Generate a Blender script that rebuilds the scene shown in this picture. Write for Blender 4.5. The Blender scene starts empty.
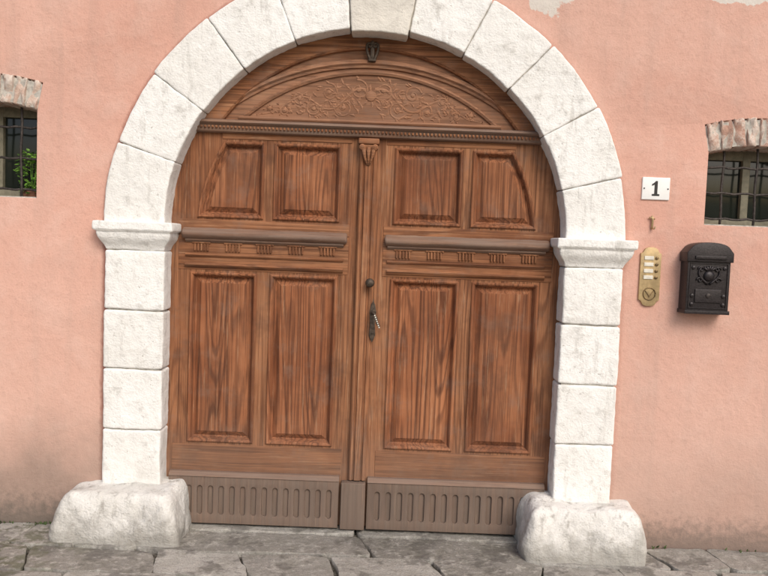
import bpy, bmesh, math, random
from mathutils import Vector, Matrix, noise
random.seed(7)
S=bpy.context.scene
COL=S.collection

# ------------------------------------------------------------------ materials
class NT:
    def __init__(s,name):
        s.m=bpy.data.materials.new(name); s.m.use_nodes=True
        s.t=s.m.node_tree; s.n=s.t.nodes; s.l=s.t.links
        s.b=s.n['Principled BSDF']
        s.tc=s.n.new('ShaderNodeTexCoord')
    def put(s,sock,v):
        if isinstance(v,bpy.types.NodeSocket): s.l.new(v,sock)
        else: sock.default_value=v
    def obj(s): return s.tc.outputs['Object']
    def rnd(s,vec,k=31.0):
        oi=s.n.new('ShaderNodeObjectInfo')
        m=s.math('MULTIPLY',oi.outputs['Random'],k)
        a=s.n.new('ShaderNodeVectorMath'); a.operation='ADD'
        s.put(a.inputs[0],vec); s.l.new(m,a.inputs[1]); return a.outputs[0]
    def map(s,vec,scale=(1,1,1),loc=(0,0,0)):
        a=s.n.new('ShaderNodeMapping'); s.put(a.inputs['Vector'],vec)
        a.inputs['Scale'].default_value=scale; a.inputs['Location'].default_value=loc
        return a.outputs[0]
    def noise(s,vec,scale,detail=4,rough=.55,dist=0):
        a=s.n.new('ShaderNodeTexNoise'); s.put(a.inputs['Vector'],vec)
        a.inputs['Scale'].default_value=scale; a.inputs['Detail'].default_value=min(detail,4)
        a.inputs['Roughness'].default_value=rough; a.inputs['Distortion'].default_value=dist
        return a.outputs[0]
    def vor(s,vec,scale,feature='F1'):
        a=s.n.new('ShaderNodeTexVoronoi'); a.feature=feature; s.put(a.inputs['Vector'],vec)
        a.inputs['Scale'].default_value=scale; return a.outputs['Distance']
    def math(s,op,a,b=0.0,c=0.0,clamp=False):
        m=s.n.new('ShaderNodeMath'); m.operation=op; m.use_clamp=clamp
        s.put(m.inputs[0],a); s.put(m.inputs[1],b); s.put(m.inputs[2],c); return m.outputs[0]
    def ramp(s,f,a,b,lo=0.0,hi=1.0):
        m=s.n.new('ShaderNodeMapRange'); m.interpolation_type='SMOOTHSTEP'
        s.put(m.inputs[0],f); m.inputs[1].default_value=a; m.inputs[2].default_value=b
        m.inputs[3].default_value=lo; m.inputs[4].default_value=hi; return m.outputs[0]
    def mix(s,f,a,b,blend='MIX'):
        m=s.n.new('ShaderNodeMix'); m.data_type='RGBA'; m.blend_type=blend
        s.put(m.inputs[0],f)
        s.put(m.inputs[6],a if isinstance(a,bpy.types.NodeSocket) else (*a,1))
        s.put(m.inputs[7],b if isinstance(b,bpy.types.NodeSocket) else (*b,1))
        return m.outputs[2]
    def bump(s,h,strength=.5,dist=.01,prev=None):
        m=s.n.new('ShaderNodeBump'); m.inputs['Strength'].default_value=strength
        m.inputs['Distance'].default_value=dist; s.put(m.inputs['Height'],h)
        if prev is not None: s.l.new(prev,m.inputs['Normal'])
        return m.outputs[0]
    def sep(s,vec):
        m=s.n.new('ShaderNodeSeparateXYZ'); s.put(m.inputs[0],vec); return m.outputs
    def out(s,col,rough=.6,normal=None,metal=0,spec=None):
        s.put(s.b.inputs['Base Color'],col if isinstance(col,bpy.types.NodeSocket) else (*col,1))
        s.put(s.b.inputs['Roughness'],rough); s.b.inputs['Metallic'].default_value=metal
        if spec is not None: s.b.inputs['Specular IOR Level'].default_value=spec
        if normal is not None: s.l.new(normal,s.b.inputs['Normal'])
        return s.m

def plaster():
    t=NT('pink_plaster'); o=t.obj(); x,y,z=t.sep(o)
    big=t.noise(o,.9,4,.6); med=t.noise(o,6,4,.6); fine=t.noise(o,100,3,.7); mid=t.noise(o,26,4,.65)
    c=t.mix(t.ramp(big,.3,.7),(.65,.365,.285),(.705,.435,.35))
    c=t.mix(t.ramp(med,.42,.72,0,.40),c,(.73,.50,.42))
    c=t.mix(t.ramp(mid,.50,.72,0,.34),c,(.53,.30,.235))
    c=t.mix(t.ramp(fine,.52,.75,0,.38),c,(.38,.21,.165))
    st=t.noise(t.map(o,(8,8,.6)),1.0,4,.6)
    c=t.mix(t.ramp(st,.48,.75,0,.38),c,(.50,.33,.27))
    c=t.mix(t.ramp(t.noise(o,2.1,4,.7),.52,.70,0,.30),c,(.52,.34,.28))
    c=t.mix(t.ramp(t.math('ADD',z,t.math('MULTIPLY',t.math('SUBTRACT',big,.5),1.6)),.4,1.7,.30,0),c,(.66,.48,.40))
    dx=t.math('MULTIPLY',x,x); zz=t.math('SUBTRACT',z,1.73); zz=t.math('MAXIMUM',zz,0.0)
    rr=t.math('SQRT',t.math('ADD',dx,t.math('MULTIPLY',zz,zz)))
    edge_shade=t.ramp(t.math('ADD',rr,t.math('MULTIPLY',t.math('SUBTRACT',mid,.5),.03)),1.452,1.478,1,0)
    c=t.mix(t.math('MULTIPLY',edge_shade,t.ramp(x,-1.0,.8,.7,.25)),c,(.28,.11,.08))  # shadow line beside the arch stones, painted into the plaster colour, stronger at left
    h=t.math('ADD',z,t.math('MULTIPLY',t.math('SUBTRACT',t.noise(o,2.6,4,.65),.5),.7))
    damp=t.ramp(h,.12,.78,1,0)
    damp=t.math('MULTIPLY',damp,t.ramp(x,-1.9,1.5,1,.5))
    c=t.mix(t.math('MULTIPLY',damp,.88),c,t.mix(mid,(.25,.18,.145),(.38,.285,.235)))
    low=t.ramp(t.math('ADD',z,t.math('MULTIPLY',t.math('SUBTRACT',mid,.5),.28)),.02,.22,1,0)
    c=t.mix(t.math('MULTIPLY',low,t.ramp(x,-1.9,1.6,.85,.72)),c,(.16,.135,.115))
    wob=t.math('MULTIPLY',t.math('SUBTRACT',t.noise(o,9,4,.65),.5),.28)
    tot=None
    for (px,pz,sx,sz,r) in [(-1.33,3.02,.7,2.0,.12),(.93,3.12,1.0,1.0,.15),(2.12,3.14,.4,2.0,.17),(-2.5,3.2,1,2,.15)]:
        dx=t.math('MULTIPLY',t.math('SUBTRACT',x,px),sx); dz=t.math('MULTIPLY',t.math('SUBTRACT',z,pz),sz)
        d=t.math('SQRT',t.math('ADD',t.math('MULTIPLY',dx,dx),t.math('MULTIPLY',dz,dz)))
        mk=t.ramp(t.math('ADD',d,wob),r-.008,r+.008,1,0)
        tot=mk if tot is None else t.math('MAXIMUM',tot,mk)
    c=t.mix(tot,c,t.mix(med,(.60,.53,.47),(.76,.72,.66)))
    n=t.bump(fine,.35,.005); n=t.bump(mid,.35,.010,n); n=t.bump(med,.35,.02,n); n=t.bump(tot,-.4,.008,n)
    return t.out(c,.93,n,spec=.2)

def stone(name='white_limestone',a=(.88,.875,.85),b=(.80,.79,.755),dirt=(.46,.445,.41),dk=.6,zlo=-.1,zhi=.5,lowdirt=.35,bs=.7):
    t=NT(name); o=t.rnd(t.obj(),13); ow=t.obj(); z=t.sep(ow)[2]
    big=t.noise(o,3.5,4,.6); med=t.noise(o,14,4,.7); fine=t.noise(o,120,3,.75)
    vo=t.vor(t.map(o,(1,1,1.3)),75)
    c=t.mix(t.ramp(big,.3,.72),a,b)
    c=t.mix(t.ramp(med,.53,.74,0,dk),c,dirt)
    c=t.mix(t.ramp(t.noise(t.map(ow,(13,13,2.2)),1.3,4,.7),.55,.72,0,dk*.85),c,dirt)
    c=t.mix(t.ramp(t.noise(ow,2.3,4,.7),.54,.74,0,.4),c,(.55,.53,.49))
    c=t.mix(t.ramp(fine,.58,.75,0,.45),c,dirt)
    c=t.mix(t.ramp(t.noise(o,48,3,.6),.66,.72,0,.6),c,(.30,.275,.24))
    hz=t.math('ADD',z,t.math('MULTIPLY',t.math('SUBTRACT',t.noise(o,6,4,.7),.5),.55))
    c=t.mix(t.ramp(hz,zlo,zhi,lowdirt,0),c,(.29,.275,.245))
    oi=t.n.new('ShaderNodeObjectInfo')
    c=t.mix(t.ramp(oi.outputs['Random'],0,1,0,.22),c,(.68,.655,.60))
    n=t.bump(fine,.45*bs,.005); n=t.bump(vo,.3*bs,.006,n); n=t.bump(med,.75*bs,.014,n)
    return t.out(c,.9,n,spec=.25)

def wood(name,axis,base=(.29,.118,.054),light=(.43,.20,.098),dark=(.075,.031,.018),weather=0.0,wc=(.22,.15,.11),ringk=.5,zd=.5):
    t=NT(name); o=t.rnd(t.obj(),41)
    def sc(cross,along): return (along,cross,cross) if axis=='X' else (cross,cross,along)
    w=t.noise(t.map(o,sc(4.2,.30)),1.0,2,.45)
    ring=t.math('SINE',t.math('MULTIPLY',t.math('ADD',w,t.math('MULTIPLY',t.noise(t.map(o,sc(30,1.5)),1,3,.5),.03)),135))
    ring=t.ramp(ring,-.1,1.0)
    ringm=t.math('MULTIPLY',ring,t.ramp(t.noise(t.map(o,sc(3,.8)),1.7,3,.6),.35,.6,.3,1))
    fib=t.noise(t.map(o,sc(210,2.6)),1.0,4,.65)
    fib2=t.noise(t.map(o,sc(70,.8)),1.0,4,.6)
    blot=t.noise(o,2.2,4,.6); blot2=t.noise(t.map(o,sc(9,2.0)),1,4,.65)
    c=t.mix(t.ramp(blot,.32,.68),base,light)
    c=t.mix(t.math('MULTIPLY',ringm,ringk),c,dark)
    c=t.mix(t.ramp(fib2,.47,.70,0,.65),c,dark)
    c=t.mix(t.ramp(fib,.49,.67,0,.6),c,dark)
    c=t.mix(t.ramp(blot2,.52,.74,0,.5),c,(.07,.037,.025))
    c=t.mix(t.ramp(t.noise(t.map(o,sc(80,3)),1,4,.7),.57,.70,0,.45),c,(.56,.34,.20))
    c=t.mix(t.ramp(t.noise(t.map(t.obj(),(1,1,1),(7,3,5)),5.5,4,.7),.50,.72,0,.40),c,(.24,.16,.12))
    c=t.mix(t.ramp(t.noise(t.map(t.obj(),(1,1,1),(2,8,1)),3.1,4,.7),.52,.68,0,.42),c,(.11,.055,.035))
    oi=t.n.new('ShaderNodeObjectInfo')
    c=t.mix(t.ramp(oi.outputs['Random'],0,1,0,.22),c,dark)
    z=t.sep(t.obj())[2]
    hz=t.math('ADD',z,t.math('MULTIPLY',t.math('SUBTRACT',t.noise(t.obj(),4,4,.6),.5),.5))
    c=t.mix(t.ramp(hz,.12,.75,zd,0),c,wc)
    if weather>0:
        c=t.mix(t.ramp(t.noise(t.map(o,sc(30,3)),1,4,.65),.35,.65,weather*.35,weather),c,wc)
    hgt=t.math('ADD',t.math('MULTIPLY',fib,.6),t.math('MULTIPLY',ring,-.2))
    n=t.bump(hgt,.4,.003); n=t.bump(fib2,.35,.004,n)
    return t.out(c,t.ramp(fib2,.3,.7,.70,.9),n,spec=.2)

def simple(name,col,rough=.5,metal=0,var=.25,scale=30,bs=.3,spec=None):
    t=NT(name); o=t.obj(); f=t.noise(o,scale,4,.65)
    d=tuple(c*(1-var) for c in col); l=tuple(min(1,c*(1+var)) for c in col)
    return t.out(t.mix(t.ramp(f,.3,.7),d,l),rough,t.bump(f,bs,.003),metal,spec)

def paving():
    t=NT('paving_stone'); o=t.rnd(t.obj(),17); ow=t.obj(); x,y,z=t.sep(ow)
    oi=t.n.new('ShaderNodeObjectInfo'); rn=oi.outputs['Random']
    big=t.noise(o,3,4,.6); med=t.noise(o,22,4,.7); fine=t.noise(o,140,3,.75)
    c=t.mix(rn,(.22,.205,.18),(.48,.46,.42))
    c=t.mix(t.ramp(big,.35,.65,0,.6),c,(.30,.28,.25))
    c=t.mix(t.ramp(med,.48,.68,0,.65),c,(.51,.485,.44))
    c=t.mix(t.ramp(fine,.48,.7,0,.6),c,(.10,.095,.085))
    c=t.mix(t.ramp(t.noise(ow,3.6,4,.75),.50,.60,0,.65),c,(.12,.11,.098))
    c=t.mix(t.ramp(t.noise(ow,13,4,.7),.60,.68,0,.5),c,(.56,.53,.48))
    moss=t.math('MULTIPLY',t.ramp(t.noise(ow,8,4,.7),.46,.58),t.ramp(x,-1.9,-1.2,.75,.12))
    c=t.mix(moss,c,(.10,.105,.055))
    n=t.bump(fine,.5,.005); n=t.bump(med,.8,.014,n); n=t.bump(big,.5,.03,n)
    return t.out(c,.8,n,spec=.3)

def dirt():
    t=NT('joint_dirt'); o=t.obj(); m=t.noise(o,30,4,.7); v=t.vor(o,70)
    c=t.mix(t.ramp(m,.35,.65),(.07,.062,.05),(.19,.175,.15)); c=t.mix(t.ramp(t.noise(o,5,4,.6),.48,.6,0,.6),c,(.07,.08,.035))
    return t.out(c,.95,t.bump(v,.8,.01,t.bump(m,.8,.02)),spec=.2)

def brickm():
    t=NT('old_brick'); o=t.rnd(t.obj(),9)
    f=t.noise(o,18,4,.7); g=t.noise(o,90,3,.7)
    oi=t.n.new('ShaderNodeObjectInfo')
    c=t.mix(oi.outputs['Random'],(.42,.25,.19),(.58,.44,.36))
    c=t.mix(t.ramp(f,.38,.60,0,.85),c,(.66,.58,.51)); c=t.mix(t.ramp(g,.57,.72,0,.55),c,(.2,.13,.10))
    return t.out(c,.93,t.bump(g,.6,.005,t.bump(f,.8,.012)),spec=.2)

def leafm():
    t=NT('leaf_green'); f=t.noise(t.obj(),35,3,.6)
    return t.out(t.mix(t.ramp(f,.35,.65),(.06,.16,.02),(.22,.42,.06)),.5)

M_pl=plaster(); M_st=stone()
M_base=stone('weathered_limestone',(.78,.765,.73),(.64,.625,.585),(.27,.25,.22),.8,-.02,.26,.85,1.1)
M_key=stone('keystone_limestone',(.74,.705,.63),(.62,.585,.52),(.40,.37,.325),.55)
M_mort=simple('lime_mortar',(.44,.415,.37),.95,0,.3,40,.5)
M_wv=wood('oak_vertical_grain','Z'); M_wh=wood('oak_horizontal_grain','X')
M_wl=wood('oak_lunette','X',(.30,.135,.068),(.41,.205,.115),(.11,.052,.032),.3,(.26,.165,.115),.3)
M_wp=wood('oak_panel','Z',(.275,.10,.044),(.42,.175,.082),(.075,.029,.017),0,(.21,.14,.105),.62,.4)
M_gh=wood('oak_weathered_moulding','X',(.21,.10,.058),(.30,.16,.095),(.08,.045,.033),.7,(.235,.175,.14))
M_gv=wood('oak_weathered_kickboard','Z',(.155,.085,.056),(.23,.13,.088),(.055,.035,.027),.6,(.185,.145,.118))
M_dark=simple('dark_void',(.012,.010,.009),.95)
M_iron=simple('wrought_iron',(.055,.045,.04),.6,.4,.5,60,.6)
M_box=simple('mailbox_cast_iron',(.026,.021,.022),.42,.35,.4,120,.35)
M_brass=simple('brass',(.46,.34,.18),.45,.45,.25,20,.15)
M_brassd=simple('brass_dark',(.20,.135,.065),.5,.6,.4,40,.3)
M_tarn=simple('tarnished_bronze',(.085,.062,.045),.6,.5,.4,60,.4)
M_enam=simple('white_enamel',(.82,.82,.80),.25,0,.03,10,.03)
M_black=simple('black_enamel',(.012,.012,.014),.3)
M_label=simple('paper_label',(.70,.67,.58),.6,0,.12)
M_glass=NT('window_glass').out((.014,.018,.014),.10,spec=.5)
M_frame=simple('window_frame_wood',(.20,.185,.13),.6,0,.2,30)
M_terra=simple('terracotta_pot',(.22,.10,.06),.85)
M_pave=paving(); M_dirt=dirt(); M_brick=brickm(); M_leaf=leafm()
M_roof=simple('roof_tile',(.32,.12,.07),.9,0,.4,6,.8)

# ------------------------------------------------------------------ helpers
def empty(name,loc):
    e=bpy.data.objects.new(name,None); e.location=loc; e.empty_display_size=.2
    COL.objects.link(e); return e
def finish(me,name,mat,parent,smooth=True,angle=None):
    bm=bmesh.new(); bm.from_mesh(me); bmesh.ops.recalc_face_normals(bm,faces=bm.faces[:])
    if smooth:
        for f in bm.faces: f.smooth=True
        if angle is not None:
            for e in bm.edges:
                if len(e.link_faces)==2 and e.calc_face_angle(0)>angle: e.smooth=False
    bm.to_mesh(me); bm.free()
    ob=bpy.data.objects.new(name,me); me.materials.append(mat); COL.objects.link(ob)
    if parent is not None:
        ob.parent=parent; ob.matrix_parent_inverse=Matrix.Translation(-Vector(parent.location))
    return ob
def mk(name,v,f,mat,parent,smooth=True,angle=.6):
    me=bpy.data.meshes.new(name); me.from_pydata([tuple(p) for p in v],[],f); me.update()
    return finish(me,name,mat,parent,smooth,angle)
def axis_pts(h,r,n):
    r=min(r,h*.98)
    a=[-h,-h+.3*r,-h+.65*r,-h+r]
    inner=[-(h-r)+2*(h-r)*i/n for i in range(1,n)]
    return a+inner+[-q for q in reversed(a)]
def rbox(c,hs,r=.01,n=(2,2,2),amp=0,freq=5,seed=0,fmap=None,amp2=0,freq2=20):
    ax=[axis_pts(hs[i],r,n[i]) for i in range(3)]
    L=[len(a)-1 for a in ax]; idx={}; V=[]; F=[]
    c=Vector(c); so=Vector((seed*3.17,seed*1.31,seed*2.77))
    def vid(i,j,k):
        key=(i,j,k)
        if key in idx: return idx[key]
        p=Vector((ax[0][i],ax[1][j],ax[2][k]))
        q=Vector([max(-(hs[m]-min(r,hs[m]*.98)),min(hs[m]-min(r,hs[m]*.98),p[m])) for m in range(3)])
        d=p-q
        if d.length>1e-9: p=q+d.normalized()*min(r,d.length if sum(abs(x)>1e-9 for x in d)==1 else r)
        if amp: p=p+noise.noise_vector(p*freq+so)*amp
        if amp2: p=p+noise.noise_vector(p*freq2+so)*amp2
        p=(fmap(p) if fmap else p+c)
        idx[key]=len(V); V.append(p); return idx[key]
    for (a,b,cc) in ((0,1,2),(1,2,0),(2,0,1)):
        for side in (0,L[cc]):
            for i in range(L[a]):
                for j in range(L[b]):
                    def g(ii,jj):
                        t=[0,0,0]; t[a]=ii; t[b]=jj; t[cc]=side; return vid(*t)
                    F.append((g(i,j),g(i+1,j),g(i+1,j+1),g(i,j+1)))
    return V,F
def block(name,c,hs,mat,parent,**k):
    V,F=rbox(c,hs,**k); return mk(name,V,F,mat,parent,True,None if k.get('amp') else .9)
def box(name,x0,x1,y0,y1,z0,z1,mat,parent,r=.004,amp=0,**k):
    return block(name,((x0+x1)/2,(y0+y1)/2,(z0+z1)/2),(abs(x1-x0)/2,abs(y1-y0)/2,abs(z1-z0)/2),mat,parent,r=r,amp=amp,**k)
def join(name,parts,mat,parent,angle=.6):
    V=[];F=[]
    for v,f in parts:
        o=len(V); V+=list(v); F+=[tuple(i+o for i in q) for q in f]
    return mk(name,V,F,mat,parent,True,angle)
def plate(name,outer,holes,y0,thick,mat,parent,bev=0.0,extra=()):
    cu=bpy.data.curves.new(name,'CURVE'); cu.dimensions='2D'; cu.fill_mode='BOTH'
    cu.extrude=max(thick/2-bev,1e-4); cu.bevel_depth=bev; cu.bevel_resolution=2; cu.offset=-bev
    for poly in [outer]+list(holes)+list(extra):
        s=cu.splines.new('POLY'); s.points.add(len(poly)-1)
        for p,q in zip(s.points,poly): p.co=(q[0],q[1],0,1)
        s.use_cyclic_u=True
    o=bpy.data.objects.new(name+'_c',cu); COL.objects.link(o)
    dg=bpy.context.evaluated_depsgraph_get(); me=bpy.data.meshes.new_from_object(o.evaluated_get(dg))
    bpy.data.objects.remove(o); bpy.data.curves.remove(cu)
    me.transform(Matrix.Translation((0,y0+thick/2,0))@Matrix.Rotation(math.pi/2,4,'X'))
    bm=bmesh.new(); bm.from_mesh(me); bmesh.ops.remove_doubles(bm,verts=bm.verts[:],dist=1e-5); bm.to_mesh(me); bm.free()
    me.materials.clear(); me.name=name
    return finish(me,name,mat,parent,True,.5)
def offset(poly,d):
    if callable(poly): return poly(d)
    n=len(poly); out=[]
    A=sum(poly[i][0]*poly[(i+1)%n][1]-poly[(i+1)%n][0]*poly[i][1] for i in range(n))
    s=1 if A>0 else -1
    for i in range(n):
        p0,p1,p2=Vector(poly[i-1]),Vector(poly[i]),Vector(poly[(i+1)%n])
        a=(p1-p0).normalized(); b=(p2-p1).normalized()
        na=Vector((-a.y,a.x))*s; nb=Vector((-b.y,b.x))*s
        m=(na+nb).normalized(); out.append(tuple(p1+m*(d/max(.35,m.dot(na)))))
    return out
def panel(name,outline,prof,mat,parent):
    V=[];F=[];n=len(offset(outline,0))
    for d,y in prof:
        V+=[(p[0],y,p[1]) for p in offset(outline,d)]
    for k in range(len(prof)-1):
        for i in range(n):
            j=(i+1)%n; F.append((k*n+i,k*n+j,(k+1)*n+j,(k+1)*n+i))
    F.append(tuple((len(prof)-1)*n+i for i in range(n)))
    return mk(name,V,F,mat,parent,True,.35)
def sweep(name,path,prof,mat,parent,get=False):
    V=[];F=[];m=len(prof);n=len(path)
    for i,p in enumerate(path):
        a=Vector(path[max(0,i-1)]); b=Vector(path[min(n-1,i+1)]); t=(b-a).normalized(); N=Vector((-t.y,t.x))
        for o,y in prof: V.append((p[0]+N.x*o,y,p[1]+N.y*o))
    for i in range(n-1):
        for k in range(m):
            l=(k+1)%m; F.append((i*m+k,i*m+l,(i+1)*m+l,(i+1)*m+k))
    F.append(tuple(range(m))); F.append(tuple((n-1)*m+k for k in reversed(range(m))))
    if get: return V,F
    return mk(name,V,F,mat,parent,True,.5)
def tube(pts,rad,seg=8,flat=1.0):
    V=[];F=[];n=len(pts); P=[Vector(p) for p in pts]
    up=Vector((0,1,0))
    for i in range(n):
        t=(P[min(n-1,i+1)]-P[max(0,i-1)]).normalized()
        u=up if abs(t.dot(up))<.95 else Vector((1,0,0))
        a=t.cross(u).normalized(); b=a.cross(t).normalized()
        r=rad(i/(n-1)) if callable(rad) else rad
        for s in range(seg):
            th=2*math.pi*s/seg; V.append(P[i]+a*(r*math.cos(th))+b*(r*flat*math.sin(th)))
    for i in range(n-1):
        for s in range(seg):
            q=(s+1)%seg; F.append((i*seg+s,i*seg+q,(i+1)*seg+q,(i+1)*seg+s))
    F.append(tuple(range(seg))); F.append(tuple((n-1)*seg+s for s in reversed(range(seg))))
    return V,F
def lathe_y(cx,cz,prof,seg=20):
    V=[];F=[];m=len(prof)
    for r,y in prof:
        for s in range(seg):
            a=2*math.pi*s/seg; V.append((cx+r*math.cos(a),y,cz+r*math.sin(a)))
    for k in range(m-1):
        for s in range(seg):
            q=(s+1)%seg; F.append((k*seg+s,k*seg+q,(k+1)*seg+q,(k+1)*seg+s))
    F.append(tuple(range(seg))); F.append(tuple((m-1)*seg+s for s in range(seg)))
    return V,F
def arcpts(cx,cz,R,a0,a1,n): return [(cx+R*math.cos(math.radians(a0+(a1-a0)*i/n)),cz+R*math.sin(math.radians(a0+(a1-a0)*i/n))) for i in range(n+1)]

# ------------------------------------------------------------------ dimensions
ZC=1.730; RI=1.110; RO=1.44
# ------------------------------------------------------------------ house
house=empty('plastered_house',(0,0,0))
WR=dict(x0=1.885,x1=2.50,z0=1.845,zs=2.245,rise=.045)
WL=dict(x0=-2.46,x1=-1.842,z0=1.852,zs=2.335,rise=.045)
LINT=.165
def lintelhole(W):
    x0,x1=W['x0'],W['x1']; n=12
    p=[(x0,W['z0']),(x1,W['z0']),(x1,W['zs']-.0),(x1+.03,W['zs']+LINT-.012)]
    for i in range(1,n): 
        u=i/n; p.append((x1+.03-(x1-x0+.06)*u, W['zs']+LINT-.012+W['rise']*4*u*(1-u)))
    p+=[(x0-.03,W['zs']+LINT-.012),(x0,W['zs'])]
    return p
ow=[(-7,-.4),(-1.40,-.4)]+list(reversed(arcpts(0,ZC,1.40,0,180,48)))+[(1.40,-.4),(7,-.4),(7,6.4),(-7,6.4)]
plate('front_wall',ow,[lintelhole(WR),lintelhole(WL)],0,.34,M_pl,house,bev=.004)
box('side_wall_a',-7,-6.66,.345,8,-.4,6.4,M_pl,house); box('side_wall_b',6.66,7,.345,8,-.4,6.4,M_pl,house)
box('back_wall',-6.65,6.65,7.66,8,-.4,6.4,M_pl,house)
mk('roof',[(-7.5,-.6,6.35),(7.5,-.6,6.35),(7.5,4,8.6),(-7.5,4,8.6),(-7.5,8.6,6.35),(7.5,8.6,6.35),(-7.5,-.6,6.22),(7.5,-.6,6.22),(7.5,8.6,6.22),(-7.5,8.6,6.22)],
   [(0,1,2,3),(3,2,5,4),(6,9,8,7),(0,6,7,1),(5,8,9,4),(0,3,4,9,6),(1,7,8,5,2)],M_roof,house,False)
box('dark_hall',-1.6,1.6,1.2,1.25,-.3,3.3,M_dark,house)

# ------------------------------------------------------------------ windows
def window(name,W):
    x0,x1,z0,zs=W['x0'],W['x1'],W['z0'],W['zs']; cx=(x0+x1)/2; w=x1-x0
    e=empty(name,(cx,0,z0))
    nb=9
    plate('lintel_mortar',[(x0-.025,zs+.006)]+[(x0-.025+(w+.05)*i/12,zs+LINT-.02+W['rise']*4*(i/12)*(1-i/12)) for i in range(13)]+[(x1+.025,zs+.006)]+[(x1-w*i/12,zs+.008+W['rise']*4*(i/12)*(1-i/12)) for i in range(13)][1:-1],[],.006,.3,M_mort,e)
    for i in range(nb):
        u0=(i+.07)/nb; u1=(i+.93)/nb
        def fm(p,u0=u0,u1=u1):
            u=u0+(u1-u0)*(p.x+.5); v=(p.z+.5)
            xb=x0+w*u; xt=x0-.028+(w+.056)*u; zz=W['rise']*4*u*(1-u)
            return Vector((xb+(xt-xb)*v,p.y+.112,zs+zz+LINT*v-.004))
        V,F=rbox((0,0,0),(.5,.113,.5),r=.05,n=(4,2,6),amp=.035,freq=3,seed=i+cx,fmap=fm)
        mk('lintel_brick_%d'%i,V,F,M_brick,e,True,None)
    box('sill',x0+.002,x1-.002,.006,.30,z0-.02,z0+.006,M_mort,e,r=.004)
    yb=.20
    for nm,a,b,c,d in (('frame_left',x0-.01,x0+.04,z0,zs+.09),('frame_right',x1-.04,x1+.01,z0,zs+.09),('frame_mid',cx-.022,cx+.022,z0+.05,zs+.05)):
        box(nm,a,b,yb,yb+.05,c,d,M_frame,e)
    box('frame_bottom',x0+.04,x1-.04,yb+.003,yb+.047,z0,z0+.05,M_frame,e); box('frame_top',x0+.04,x1-.04,yb+.003,yb+.047,zs-.015,zs+.09,M_frame,e)
    box('glass_pane',x0,x1,yb+.03,yb+.036,z0+.02,zs+.08,M_glass,e,r=.001)
    parts=[]; nv=3
    for i in range(nv):
        x=x0+w*(i+.62)/(nv+.25)
        parts.append(tube([(x+.003*math.sin(k),.075,z0+(zs-z0+.05)*k/10) for k in range(11)],.0075))
    for i in range(3):
        z=z0+(zs-z0)*(.10+.36*i)
        parts.append(tube([(x0-.01+(w+.02)*k/16,.075+.008*math.cos(k*1.4),z+.004*math.sin(k*2+i)) for k in range(17)],.0065))
    join('iron_grille',parts,M_iron,e,None)
    return e
window('barred_window',WL); window('barred_window',WR)

pl=empty('potted_plant',(-1.93,.14,1.86))
join('pot',[rbox((-1.93,.145,1.878),(.045,.038,.024),r=.02,n=(3,3,3))],M_terra,pl,None)
def leaf(c,d,up,L,Wd):
    d=d.normalized(); s=d.cross(up).normalized(); n=s.cross(d)
    P=[c,c+d*L*.35+s*Wd*.5,c+d*L*.7+s*Wd*.35,c+d*L,c+d*L*.7-s*Wd*.35,c+d*L*.35-s*Wd*.5,c+d*L*.5-n*Wd*.18]
    return P,[(0,1,6),(1,2,6),(2,3,6),(3,4,6),(4,5,6),(5,0,6)]
parts=[]
for i in range(280):
    th=random.uniform(0,6.28); h=random.random()
    r=(.04+.05*math.sin(h*3))*math.sqrt(random.random())
    c=Vector((-1.92+r*1.0*math.cos(th),.13+r*.55*math.sin(th),1.875+h*.25))
    d=Vector((math.cos(th),math.sin(th)*.6-.25,random.uniform(-.7,.7)))
    parts.append(leaf(c,d,Vector((random.uniform(-.3,.3),-.4,1)),random.uniform(.022,.04),random.uniform(.013,.021)))
for i in range(9):
    a=random.uniform(-.05,.05); parts.append(tube([(-1.93,.145,1.89),(-1.93+a*.6,.14,1.98),(-1.93+a*1.2,.14,2.09)],.002,5))
join('leaves',parts,M_leaf,pl,None)

# ------------------------------------------------------------------ stone arch
arch=empty('stone_archway',(0,0,0))
plate('mortar_core',[(1.425,.2)]+arcpts(0,ZC,1.425,0,180,48)+[(-1.425,.2),(-1.13,.2)]+list(reversed(arcpts(0,ZC,1.13,0,180,48)))+[(1.13,.2)],[],-.026,.27,M_mort,arch)
jo=[0,14.3,30.5,47,63.2,79.8,96.2,112.2,128.6,145.3,162,180]
for i in range(11):
    a0,a1=math.radians(jo[i]),math.radians(jo[i+1]); ac=(a0+a1)/2; key=(i==5)
    ri=RI-(.022 if key else 0)+random.uniform(-.004,.004); ro=RO+(.06 if key else random.uniform(-.006,.012)); rm=(ri+ro)/2; g=.002
    yf=-.058 if key else -.044+random.uniform(-.004,.004); hy=(.25-yf)/2; yc=(.25+yf)/2
    def fm(p,ac=ac,rm=rm,yc=yc):
        R=rm+p.z; th=ac-(p.x/rm)
        return Vector((R*math.cos(th),p.y+yc,ZC+R*math.sin(th)))
    V,F=rbox((0,0,0),((a1-a0)*rm/2-g,hy,(ro-ri)/2),r=.010,n=(24,8,24),amp=.005,freq=5,seed=i+1,fmap=fm,amp2=.0028,freq2=28)
    mk('keystone' if key else 'voussoir_%d'%i,V,F,M_key if key else M_st,arch,True,None)
zj=[1.585,1.248,.918,.574,.235]; zr=[1.585,1.262,.925,.585,.235]
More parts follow.
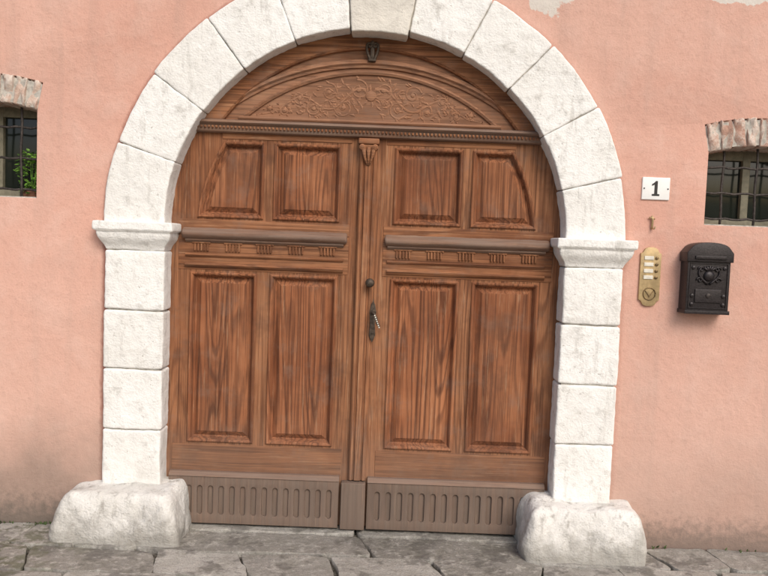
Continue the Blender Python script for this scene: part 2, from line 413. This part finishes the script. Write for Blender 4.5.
for s in (-1,1):
    zz=zj if s<0 else zr
    for k in range(4):
        xo=s*((RI+RO)/2)+random.uniform(-.002,.002); hz=(zz[k]-zz[k+1])/2-.0028
        block('pier_block_%s%d'%('ab'[s>0],k),(xo,.104+random.uniform(-.003,.003),(zz[k]+zz[k+1])/2),((RO-RI)/2+random.uniform(-.003,.003),.146,hz),M_st,arch,
              r=.012,n=(22,8,22),amp=.005,freq=5,seed=20+k+s*7,amp2=.0030,freq2=28)
    xc=s*(RI+RO)/2; hx0=.158; hy0=.14; z0,z1=1.583,1.743
    def off(z):
        u=(z-z0)/(z1-z0)
        if u>.66: return .062
        if u>.54: return .046
        return .004+.04*(.5-.5*math.cos(math.pi*max(0,u)/.54))
    def fm(p,xc=xc,s=s):
        zc=(z0+z1)/2+p.z; o=off(zc)
        x=p.x*(hx0+o)/hx0; y=p.y+( -o*1.0 if p.y<0 else 0)
        return Vector((xc+x,.105+y,zc))
    V,F=rbox((0,0,0),(hx0,hy0,(z1-z0)/2-.002),r=.007,n=(20,5,18),amp=.003,freq=9,seed=40+s,fmap=fm,amp2=.002,freq2=36)
    mk('impost_%s'%('ab'[s>0]),V,F,M_st,arch,True,None)
def boulder(nm,xa,xb,z1,yf,seed,tilt):
    hx=(xb-xa)/2; hz=(z1+.06)/2; hy=(-yf+.22)/2; cx=(xa+xb)/2
    def fm(p):
        u=(p.z/hz+1)/2
        s=1.0-.17*max(0,u-.35)**1.5*1.9; x=p.x*s; y=p.y
        if p.y<0: y=p.y*(1-.22*max(0,u-.3)**1.3*1.6)
        z=p.z+tilt*p.x*u
        n=noise.noise_vector(Vector((x*3.2+seed,y*3.2,z*3.2)))*.024
        n2=noise.noise_vector(Vector((x*9+seed,y*9,z*9)))*.013
        n3=noise.noise_vector(Vector((x*26+seed,y*26,z*26)))*.005
        return Vector((cx+x,(.22+yf)/2+y,z1-hz+z))+n+n2+n3
    V,F=rbox((0,0,0),(hx,hy,hz),r=.045,n=(48,26,26),fmap=fm)
    mk(nm,V,F,M_base,arch,True,None)
boulder('base_stone_a',-1.64,-.945,.262,-.265,3.3,.02)
boulder('base_stone_b',.925,1.605,.262,-.265,8.1,-.03)

# ------------------------------------------------------------------ door
door=empty('wooden_double_door',(0,.1,0))
def DX(x): return .115+(x-.115)*.985
def DZ(z): return 1.695+(z-1.695)*.985
Y=.10
LD=-.035
def RP(x0,x1,z0,z1): return [(x0,z0),(x1,z0),(x1,z1),(x0,z1)]
prof=[(0,Y+.001),(.0,Y-.008),(.006,Y-.012),(.013,Y-.010),(.019,Y-.003),(.024,Y+.012),(.030,Y+.023),(.034,Y+.025),(.060,Y+.008),(.063,Y+.005),(.065,Y+.005)]
upz=(1.785,2.225); loz=(.466,1.468)
def upper_outer(s):
    def fn(d):
        Rr=.985-d; zb=upz[0]+d; zt=upz[1]-d; xi=.600+d
        pts=[(s*xi,zb)]
        for i in range(13):
            z=zb+(zt-zb)*i/12; pts.append((s*math.sqrt(Rr*Rr-(max(z,1.70)-1.70)**2),z))
        pts.append((s*xi,zt)); return T(pts)
    return fn
def T(pts): return [(DX(a),DZ(b)) for a,b in pts]
for s in (-1,1):
    nm='ab'[s>0]
    sh=-.008 if s<0 else .0
    holes=[upper_outer(s),T(RP(*sorted((s*.150+sh,s*.545)),*upz)),T(RP(*sorted((s*.15+sh,s*.55)),*loz)),T(RP(*sorted((s*.625,s*1.015)),*loz))]
    out=[(s*.01,.02),(s*1.13,.02),(s*1.13,ZC)]+[(s*1.13*math.cos(a*math.pi/180),ZC+1.13*math.sin(a*math.pi/180)) for a in range(3,34,3)]+[(s*.9,2.33),(s*.01,2.33)]
    plate('leaf_frame_'+nm,out,[offset(h,0) for h in holes],Y,.05,M_wv,door)
    for j,h in enumerate(holes): panel('panel_%s%d'%(nm,j),h,prof,M_wp,door)
    box('lock_rail_'+nm,DX(s*.10),DX(s*1.085),Y-.004,Y+.02,DZ(1.482),DZ(1.773),M_wh,door,r=.002)
    box('bottom_rail_'+nm,DX(s*.10),DX(s*1.10),Y-.004,Y+.02,DZ(.29),DZ(.452),M_wh,door,r=.002)
    box('top_rail_'+nm,DX(s*.10),DX(s*.845),Y-.004,Y+.02,DZ(2.239),2.30,M_wh,door,r=.002)
    xa,xb=sorted((DX(s*.108),DX(s*1.062))); zc=DZ(1.692)
    def fm(p,xa=xa,xb=xb,zc=zc):
        t=p.z/.032
        d=.030+.016*math.cos(t*2.2+.3)
        return Vector(((xa+xb)/2+p.x,Y-.004-d/2+p.y*d/.04,zc+p.z))
    V,F=rbox((0,0,0),((xb-xa)/2,.02,.032),r=.014,n=(60,2,8),fmap=fm,amp=.003,freq=9,amp2=.0015,freq2=40)
    mk('cornice_'+nm,V,F,M_gh,door,True,None)
    xa2,xb2=xa+.018,xb-.02
    sweep('cornice_bed_'+nm,[(xa2,0),(xb2,0)],[(DZ(1.652)+.008,Y),(DZ(1.652)+.008,Y-.022),(DZ(1.652),Y-.024),(DZ(1.652)-.012,Y-.010),(DZ(1.652)-.012,Y)],M_gh,door)
    za,zb=DZ(1.585),DZ(1.636)
    parts=[]; gcount=5; span=xb2-xa2
    for g in range(gcount):
        gx=xa2+span*(g+.5)/gcount
        for q in range(5):
            x=gx+(q-2)*.018
            parts.append(rbox((x,Y-.009,(za+zb)/2),(.0055,.007,(zb-za)/2-.004),r=.005,n=(1,1,2)))
        parts.append(rbox((gx,Y-.007,zb+.001),(.052,.006,.004),r=.002,n=(1,1,1)))
    join('frieze_flutes_'+nm,parts,M_wv,door)
    sweep('frieze_bead_'+nm,[(xa2,0),(xb2,0)],[(DZ(1.575),Y),(DZ(1.575),Y-.012),(DZ(1.568),Y-.018),(DZ(1.558),Y-.012),(DZ(1.556),Y)],M_wh,door)
    sweep('lower_bead_'+nm,[(xa2,0),(xb2,0)],[(DZ(1.520),Y),(DZ(1.520),Y-.018),(DZ(1.510),Y-.026),(DZ(1.498),Y-.018),(DZ(1.490),Y-.004),(DZ(1.490),Y)],M_wh,door)
    yk=.052; k0,k1=.018,.292
    xk=sorted((s*.082-.02,s*1.085))
    nfl=15; fl=[]; W_=xk[1]-xk[0]; step=W_/(nfl+.8)
    for q in range(nfl):
        fx=xk[0]+step*(q+.9); hw=step*.24
        fl.append([(fx+hw*math.cos(a*math.pi/6),.085+hw*math.sin(a*math.pi/6)) for a in range(6,13)]+[(fx+hw*math.cos(a*math.pi/6),.225+hw*math.sin(a*math.pi/6)) for a in range(0,7)])
    plate('kick_board_'+nm,RP(xk[0],xk[1],k0,k1),fl,yk,.018,M_gv,door,bev=.003)
    box('kick_back_'+nm,xk[0]+.002,xk[1]-.002,yk+.014,Y-.001,k0+.002,k1-.002,M_gv,door,r=.002)
    sweep('kick_moulding_'+nm,[(xk[0],0),(xk[1],0)],[(k1+.024,Y),(k1+.024,Y-.03),(k1+.014,yk+.004),(k1+.002,yk-.006),(k1+.002,Y)],M_gh,door)
px=DX(-.002)
box('kick_block',px-.088,px+.052,.030,.09,.018,.292,M_gv,door,r=.005,amp=.001,n=(3,2,6))
p0,p1=.30,2.215
sweep('meeting_stile',[(px,p0),(px,p1)],[(.048,Y),(.048,Y-.03),(.040,Y-.038),(.030,Y-.038),(.026,Y-.028),(.020,Y-.028),(.016,Y-.040),(-.016,Y-.040),(-.020,Y-.028),(-.026,Y-.028),(-.030,Y-.038),(-.040,Y-.038),(-.048,Y-.03),(-.048,Y)],M_wv,door)
zc0=-.03
parts=[rbox((px,Y-.03,2.272+zc0),(.058,.034,.016),r=.006),rbox((px,Y-.028,2.243+zc0),(.050,.030,.010),r=.006)]
for q in (-1,0,1):
    parts.append(tube([(px+q*.028,Y-.05,2.235+zc0),(px+q*.026,Y-.062,2.21+zc0),(px+q*.02,Y-.058,2.18+zc0),(px+q*.006,Y-.045,2.14+zc0)],lambda t:.015*(1-.75*t),8))
for q in (-1,1):
    parts.append(lathe_y(px+q*.036,2.238+zc0,[(.017,Y-.03),(.017,Y-.066),(.008,Y-.072)],14))
join('capital',parts,M_wh,door)
xt=1.0
sweep('transom_moulding',[(-xt,0),(xt,0)],[(a+LD,b) for a,b in [(2.372,Y+.02),(2.372,Y-.03),(2.362,Y-.062),(2.352,Y-.066),(2.344,Y-.058),(2.338,Y-.044),(2.316,Y-.040),(2.304,Y-.034),(2.298,Y-.02),(2.298,Y+.02)]],M_gh,door)
parts=[]
for i in range(92):
    x=-.965+1.93*i/91
    parts.append(rbox((x,Y-.043,2.327+LD),(.0068,.008,.0085),r=.006,n=(1,1,1)))
join('transom_beading',parts,M_wh,door)
half=[(x,z) for x,z in arcpts(0,ZC,1.13,32,148,48)]
plate('lunette_board',[(half[0][0],2.315)]+half+[(half[-1][0],2.315)],[],Y+.001,.05,M_wl,door)
def arcring(nm,cz,R,a,prof,mat):
    sweep(nm,[(R*math.sin(math.radians(q)),cz+R*math.cos(math.radians(q))) for q in [ -a+2*a*i/64 for i in range(65)]],prof,mat,door)
arcring('lunette_outer_band',ZC,1.055,57,[(.07,Y+.01),(.07,Y-.028),(-.020,Y-.028),(-.030,Y-.018),(-.034,Y+.01)],M_wh)
c1=2.34+.34-1.37; arcring('lunette_arch_moulding',c1,1.37,41.8,[(.022,Y+.01),(.022,Y-.010),(.010,Y-.022),(-.002,Y-.026),(-.012,Y-.014),(-.024,Y-.010),(-.03,Y+.01)],M_wl)
Rt=1.06; c2=2.665+LD-.005-Rt; arcring('tympanum_moulding',c2,Rt,42.5,[(.016,Y+.01),(.014,Y-.016),(.004,Y-.022),(-.008,Y-.016),(-.014,Y+.01)],M_wl)
tp=[(Rt*math.sin(math.radians(q)),c2+Rt*math.cos(math.radians(q))) for q in [42-84*i/32 for i in range(33)]]
plate('tympanum_panel',tp,[],Y-.006,.018,M_wl,door)
sweep('tympanum_sill',[(-.74,0),(.74,0)],[(a+LD,b) for a,b in [(2.398,Y),(2.396,Y-.020),(2.385,Y-.026),(2.376,Y-.020),(2.374,Y)]],M_wl,door)
parts=[]; yr=Y-.0062; zb0=2.405+LD
def ztop(x): return c2+math.sqrt(max(0,Rt*Rt-x*x))-.03
def spiral(cx,cz,R,a0,turns,dirn,r0):
    pts=[]
    for i in range(26):
        t=i/25; rr=R*(1-.82*t); a=a0+dirn*turns*2*math.pi*t
        pts.append((cx+rr*math.cos(a),yr-.0005*t,cz+rr*math.sin(a)))
    return tube(pts,lambda t:r0*(1-.45*t),6,.6)
def rleaf(x,z,a,L,Wd):
    d=Vector((math.cos(a),0,math.sin(a))); s=Vector((-d.z,0,d.x)); c=Vector((x,yr+.002,z)); n=Vector((0,-1,0))
    K=6;V=[];F=[]
    for i in range(K+1):
        u=i/K; w=Wd*math.sin(math.pi*min(1,u*.93+.05))*(.8+.35*((i%2)))*.5
        b=c+d*L*u+s*L*.18*math.sin(u*2.6)
        V+=[b+s*w,b+n*.0065*math.sin(math.pi*(u*.9+.08)),b-s*w]
    for i in range(K):
        for k in (0,1): F.append((i*3+k,i*3+k+1,(i+1)*3+k+1,(i+1)*3+k))
    return V,F
for s in (-1,1):
    vine=[]
    for i in range(60):
        x=.03+.60*i/59; h=(ztop(x)-zb0); vine.append((s*x,yr,zb0+h*(.5+.26*math.sin(x*18+.5))))
    parts.append(tube(vine,lambda t:.0075*(1-.5*t),7,.6))
    for k in range(7):
        x=.07+.083*k; h=ztop(x)-zb0; R=h*.26*(1 if k<6 else .8); up=1 if k%2==0 else -1
        cz=zb0+h*(.5+.22*up)
        parts.append(spiral(s*x,cz,R,random.uniform(0,6),1.35,up*s,.0055))
        parts.append(lathe_y(s*x,cz,[(.012,yr),(.011,yr-.004),(.005,yr-.006)],10))
        for q in range(7):
            a=random.uniform(0,6.28); parts.append(rleaf(s*x+R*.9*math.cos(a),cz+R*.9*math.sin(a),a+random.uniform(.3,1.0),h*.19,h*.10))
    for k in range(80):
        x=random.uniform(.04,.64); h=ztop(x)-zb0; z=zb0+h*random.uniform(.08,.88)
        parts.append(rleaf(s*x,z,random.uniform(0,6.28),min(.05,h*.24),.022))
parts.append(lathe_y(0,2.50,[(.03,yr),(.028,yr-.005),(.018,yr-.008),(.008,yr-.009)],16))
for a in range(8): parts.append(rleaf(.025*math.cos(a*.785),2.50+.025*math.sin(a*.785),a*.785,.045,.025))
join('carved_foliage',parts,M_wl,door,.7)
oz=2.742; parts=[]
for s in (-1,1):
    pts=[]
    for i in range(15):
        t=i/29; pts.append((s*(.012+.020*math.sin(t*math.pi)),Y-.034,oz-.045+.075*t*1.8))
    for i in range(16):
        a=math.radians(10+26*i); r=.016*(1-i/19); pts.append((s*(.016+r*math.cos(a)),Y-.036,oz+.030+r*math.sin(a)))
    parts.append(tube(pts,lambda t:.0085*(1-.3*t),8,.8))
parts.append(rbox((0,Y-.032,oz-.048),(.022,.010,.008),r=.005)); parts.append(rbox((0,Y-.034,oz+.045),(.010,.010,.012),r=.006))
parts.append(rbox((0,Y-.030,oz-.005),(.012,.006,.036),r=.005))
join('crown_ornament',parts,M_tarn,door,None)
kx,kz=DX(.033),DZ(1.445)
join('door_knob',[lathe_y(kx,kz,[(.020,Y-.03),(.020,Y-.044),(.010,Y-.048),(.010,Y-.062),(.018,Y-.070),(.026,Y-.082),(.021,Y-.094),(.006,Y-.099)],20)],M_tarn,door,None)
ex,ez=DX(.056),DZ(1.225)
eo=[(ex-.018,ez-.085),(ex-.006,ez-.115),(ex,ez-.125),(ex+.006,ez-.115),(ex+.018,ez-.085),(ex+.014,ez-.02),(ex+.019,ez+.05),(ex+.012,ez+.09),(ex+.005,ez+.105),(ex,ez+.13),(ex-.005,ez+.105),(ex-.012,ez+.09),(ex-.019,ez+.05),(ex-.014,ez-.02)]
plate('lock_plate',eo,[],Y-.046,.008,M_tarn,door,bev=.0015)
join('door_lever',[tube([(ex,Y-.05,ez+.05),(ex,Y-.085,ez+.052),(ex+.010,Y-.095,ez+.040),(ex+.022,Y-.095,ez+.018),(ex+.026,Y-.092,ez-.008),(ex+.040,Y-.09,ez-.026)],lambda t:.0085-.002*t,10),
   lathe_y(ex,ez+.05,[(.014,Y-.045),(.014,Y-.056),(.009,Y-.06)],16),lathe_y(ex,ez-.07,[(.006,Y-.045),(.006,Y-.05),(.003,Y-.051)],12)],M_tarn,door,None)
parts=[]
for i in range(7):
    parts.append(lathe_y(ex+.012+.0045*i,ez+.035-.011*i,[(.002,Y-.098),(.0045,Y-.101),(.0045,Y-.106),(.002,Y-.109)],10))
join('twisted_handle_grip',parts,M_label,door,None)

# ------------------------------------------------------------------ house number
sg=empty('house_number_sign',(1.602,0,2.035))
box('enamel_plate',1.602-.077,1.602+.077,-.010,.004,2.035-.062,2.035+.062,M_enam,sg,r=.004)
gx,gz=1.600,2.035
plate('digit_one',[(gx-.020,gz-.040),(gx+.022,gz-.040),(gx+.022,gz-.031),(gx+.010,gz-.029),(gx+.010,gz+.042),(gx+.000,gz+.042),(gx-.012,gz+.030),(gx-.022,gz+.024),(gx-.022,gz+.015),(gx-.007,gz+.021),(gx-.007,gz-.029),(gx-.020,gz-.031)],[],-.0115,.002,M_black,sg)
join('screws',[lathe_y(1.602+q*.066,2.035,[(.004,-.009),(.004,-.012),(.002,-.013)],10) for q in (-1,1)],M_iron,sg)
bk=empty('brass_wall_hook',(1.592,0,1.85))
join('hook_body',[tube([(1.592,-.006,1.812),(1.592,-.014,1.83),(1.592,-.014,1.868),(1.588,-.012,1.884)],.006,8),tube([(1.572,-.010,1.872),(1.590,-.014,1.874),(1.604,-.012,1.866)],.0045,8),
  tube([(1.592,-.006,1.815),(1.598,-.028,1.812),(1.602,-.034,1.825)],.004,8)],M_brass,bk,None)
# ------------------------------------------------------------------ doorbell plate
db=empty('doorbell_panel',(1.597,0,1.545))
cx,cz=1.597,1.545; hw,hh=.058,.165
o=[(cx-hw,cz-hh+.035)]+[(cx-hw+.012,cz-hh+.03),(cx-.034,cz-hh+.008),(cx-.015,cz-hh),(cx+.015,cz-hh),(cx+.034,cz-hh+.008),(cx+hw-.012,cz-hh+.03)]+[(cx+hw,cz-hh+.035),(cx+hw,cz+hh-.035),(cx+hw-.012,cz+hh-.03),(cx+.034,cz+hh-.008),(cx+.015,cz+hh),(cx-.015,cz+hh),(cx-.034,cz+hh-.008),(cx-hw+.012,cz+hh-.03),(cx-hw,cz+hh-.035)]
plate('brass_plate',o,[],-.014,.018,M_brass,db,bev=.003)
parts=[];labs=[]
for i in range(4):
    z=cz+.105-.036*i
    labs.append(rbox((cx-.012,-.016,z),(.026,.003,.0105),r=.002,n=(1,1,1)))
    parts.append(lathe_y(cx+.032,z,[(.009,-.013),(.009,-.019),(.005,-.021)],14))
join('name_labels',labs,M_label,db); join('bell_buttons',parts,M_brassd,db)
join('speaker_ring',[tube([(cx+.034*math.cos(a*.2618),-.016,cz-.095+.034*math.sin(a*.2618)) for a in range(25)],.003,6)],M_brassd,db,None)
gr=[]
for q in range(4):
    gr.append(tube([(cx-.024+q*.004,-.0165,cz-.078-q*.004),(cx,-.0165,cz-.108-q*.002),(cx+.024-q*.004,-.0165,cz-.078-q*.004)],.0022,5))
join('speaker_grille',gr,M_brassd,db,None)
# ------------------------------------------------------------------ mailbox
mb=empty('wall_mailbox',(1.885,0,1.55))
cx,cz=1.885,1.553; w=.117
def mo(w,zb,zs,rise,n=14):
    p=[(cx-w,zb),(cx+w,zb),(cx+w,zs)]
    for i in range(1,n):
        a=math.pi*i/n; p.append((cx+(w-.018)*math.cos(a),zs+.012+rise*math.sin(a)**.8))
    p.append((cx-w,zs)); return p
plate('body',mo(w,cz-.185,cz+.135,.038),[],-.105,.105,M_box,mb,bev=.004)
plate('lid',mo(w+.010,cz+.088,cz+.138,.045),[],-.118,.114,M_box,mb,bev=.005)
plate('base_lip',RP(cx-w-.006,cx+w+.006,cz-.198,cz-.178),[],-.114,.112,M_box,mb,bev=.004)
x0,x1,z0,z1=cx-.102,cx+.102,cz-.165,cz+.078
join('front_frame',[tube([(x0,-.106,z0),(x1,-.106,z0),(x1,-.106,z1),(x0,-.106,z1),(x0,-.106,z0)],.0045,6)],M_box,mb)
box('service_door',cx-.072,cx+.072,-.112,-.104,cz-.135,cz-.062,M_box,mb,r=.003)
box('slot_flap',cx-.085,cx+.085,-.126,-.114,cz+.102,cz+.122,M_box,mb,r=.004)
e=[]
ey=-.110; EZ=cz+.012
for s in (-1,1):
    e.append(tube([(cx+s*(.005+.052*math.sin(t*.3)),ey,EZ-.045+.012*t) for t in range(9)],lambda t:.007*(1-.5*t),7))
    e.append(tube([(cx+s*(.05+.018*(1-i/14)*math.cos(i*.55)),ey,EZ-.025+.018*(1-i/14)*math.sin(i*.55)) for i in range(14)],.0045,6))
    e.append(tube([(cx+s*(.045+.018*(1-i/14)*math.cos(i*.55)),ey,EZ+.035+.018*(1-i/14)*math.sin(i*.55)) for i in range(14)],.0045,6))
e.append(lathe_y(cx,EZ,[(.030,-.104),(.028,-.114),(.016,-.119),(.006,-.121)],18))
for q in range(5): e.append(tube([(cx,ey,EZ+.025),(cx+(q-2)*.016,ey-.004,EZ+.055-abs(q-2)*.005)],lambda t:.004+.004*t,6))
join('emblem',e,M_box,mb,None)
join('lock',[lathe_y(cx,cz-.095,[(.012,-.110),(.012,-.117),(.008,-.119)],16)],M_iron,mb)
join('corner_rosettes',[lathe_y(cx+sx*.086,cz+dz,[(.011,-.104),(.010,-.111),(.004,-.114)],12) for sx in (-1,1) for dz in (-.145,-.098,.055)],M_box,mb)

# ------------------------------------------------------------------ ground
gm=mk('ground',[(-150,-200,-.03),(150,-200,-.03),(150,150,-.03),(-150,150,-.03)],[(0,1,2,3)],M_dirt,None,False)
pv=empty('stone_pavement',(0,0,0))
def slab(q,z,seed):
    tl=(random.uniform(-.008,.008),random.uniform(-.010,.010))
    def fm(p):
        u=p.x+.5; v=p.y+.5
        k=(abs(p.x)*2)**6*(abs(p.y)*2)**6
        u=.5+(u-.5)*(1-.05*k); v=.5+(v-.5)*(1-.07*k)
        a=Vector(q[0]).lerp(Vector(q[1]),u); b=Vector(q[3]).lerp(Vector(q[2]),u); c=a.lerp(b,v)
        w=noise.noise_vector(Vector((c.x*5,c.y*5,seed))); w2=noise.noise_vector(Vector((c.x*19,c.y*19,seed)))
        return Vector((c.x+w.x*.020+w2.x*.007,c.y+w.y*.020+w2.y*.007,z+p.z*.05-.025+w.z*.007+w2.z*.002+tl[0]*p.x+tl[1]*p.y))
    V,F=rbox((0,0,0),(.5,.5,.5),r=.035,n=(20,16,1),fmap=fm)
    mk('slab',V,F,M_pave,pv,True,None)
g=.006
def row(y0,y1,xs0,xs1,seed):
    for i in range(len(xs0)-1):
        j0,j1=random.uniform(-.012,.012),random.uniform(-.012,.012)
        slab([(xs1[i]+g,y1+g),(xs1[i+1]-g,y1+g),(xs0[i+1]-g,y0-g+j0),(xs0[i]+g,y0-g+j1)],random.uniform(-.005,.005),seed+i*.7)
row(.30,-.005,[-1.0,-.02,.98],[-1.0,.02,.98],1)
row(-.006,-.30,[-3.9,-3.1,-2.62,-2.3,-2.02,-1.80,-1.55,-1.1,.02,1.05,1.62,2.0,2.55,3.1,3.9],[-3.8,-3.2,-2.55,-2.33,-1.98,-1.84,-1.50,-1.18,.12,1.0,1.74,2.05,2.5,3.15,3.9],5)
row(-.30,-.60,[-3.9,-3.0,-2.2,-1.72,-1.05,-.60,-.12,.40,1.02,1.40,1.95,2.35,3.0,3.9],[-3.9,-3.1,-2.3,-1.62,-.98,-.50,-.05,.52,.95,1.48,1.86,2.3,3.1,3.9],9)
row(-.60,-.90,[-3.9,-3.3,-2.5,-2.0,-1.4,-.85,-.2,.15,.75,1.25,1.7,2.35,3.0,3.9],[-3.9,-3.2,-2.6,-1.9,-1.35,-.8,-.25,.2,.8,1.2,1.75,2.3,3.1,3.9],14)
y=-.90; k=0
while y>-3.4:
    y2=y-random.uniform(.33,.5); xs=[-3.9]
    while xs[-1]<3.3: xs.append(xs[-1]+random.uniform(.4,.85))
    xs.append(3.95); row(y,y2,xs,[a+random.uniform(-.05,.05) for a in xs],20+k); y=y2; k+=3
wd=empty('weeds',(-2,0,0)); parts=[]
for cxw,n in ((-2.05,30),(-1.78,30),(-1.70,18),(1.68,10),(2.2,8),(-2.5,14)):
    for i in range(n):
        x=cxw+random.gauss(0,.06); yy=-.012-abs(random.gauss(0,.012)); a=random.uniform(-.6,.6); L=random.uniform(.012,.034)
        parts.append(leaf(Vector((x,yy,-.002)),Vector((a,random.uniform(-.8,-.05),.8)),Vector((.2,1,.3)),L,L*.35))
join('weed_leaves',parts,simple('weed_green',(.07,.11,.035),.7,0,.4),wd,None)

# ------------------------------------------------------------------ camera
cam=bpy.data.cameras.new('camera'); co=bpy.data.objects.new('camera',cam); COL.objects.link(co); S.camera=co
cam.sensor_width=36; cam.lens=36; cam.clip_end=1000
p=math.radians(3.6); th=math.radians(2.2)
Fw=Vector((0,math.cos(p),-math.sin(p))); U=Vector((0,math.sin(p),math.cos(p))); R=Vector((1,0,0))
r=R*math.cos(th)+U*math.sin(th); u=-R*math.sin(th)+U*math.cos(th)
co.matrix_world=Matrix((( r.x,u.x,-Fw.x,.115),(r.y,u.y,-Fw.y,-4.30),(r.z,u.z,-Fw.z,1.695),(0,0,0,1)))
# ------------------------------------------------------------------ light
el=math.radians(40); az=math.radians(24)
d=Vector((math.sin(az)*math.cos(el),-math.cos(az)*math.cos(el),math.sin(el)))
sl=bpy.data.lights.new('sun','SUN'); sl.energy=1.5; sl.angle=math.radians(30); sl.color=(1,.97,.925)
so=bpy.data.objects.new('sun',sl); COL.objects.link(so); so.rotation_euler=d.to_track_quat('Z','Y').to_euler(); so.location=d*20
w=bpy.data.worlds.new('World'); S.world=w; w.use_nodes=True; nt=w.node_tree
sk=nt.nodes.new('ShaderNodeTexSky'); sk.sky_type='NISHITA'; sk.sun_disc=False; sk.sun_elevation=el; sk.sun_rotation=math.atan2(d.x,d.y)
sk.dust_density=4; sk.air_density=1.0; sk.ozone_density=1
nt.links.new(sk.outputs[0],nt.nodes['Background'].inputs[0]); nt.nodes['Background'].inputs[1].default_value=.15
S.view_settings.view_transform='Standard'; S.view_settings.look='None'; S.view_settings.exposure=0
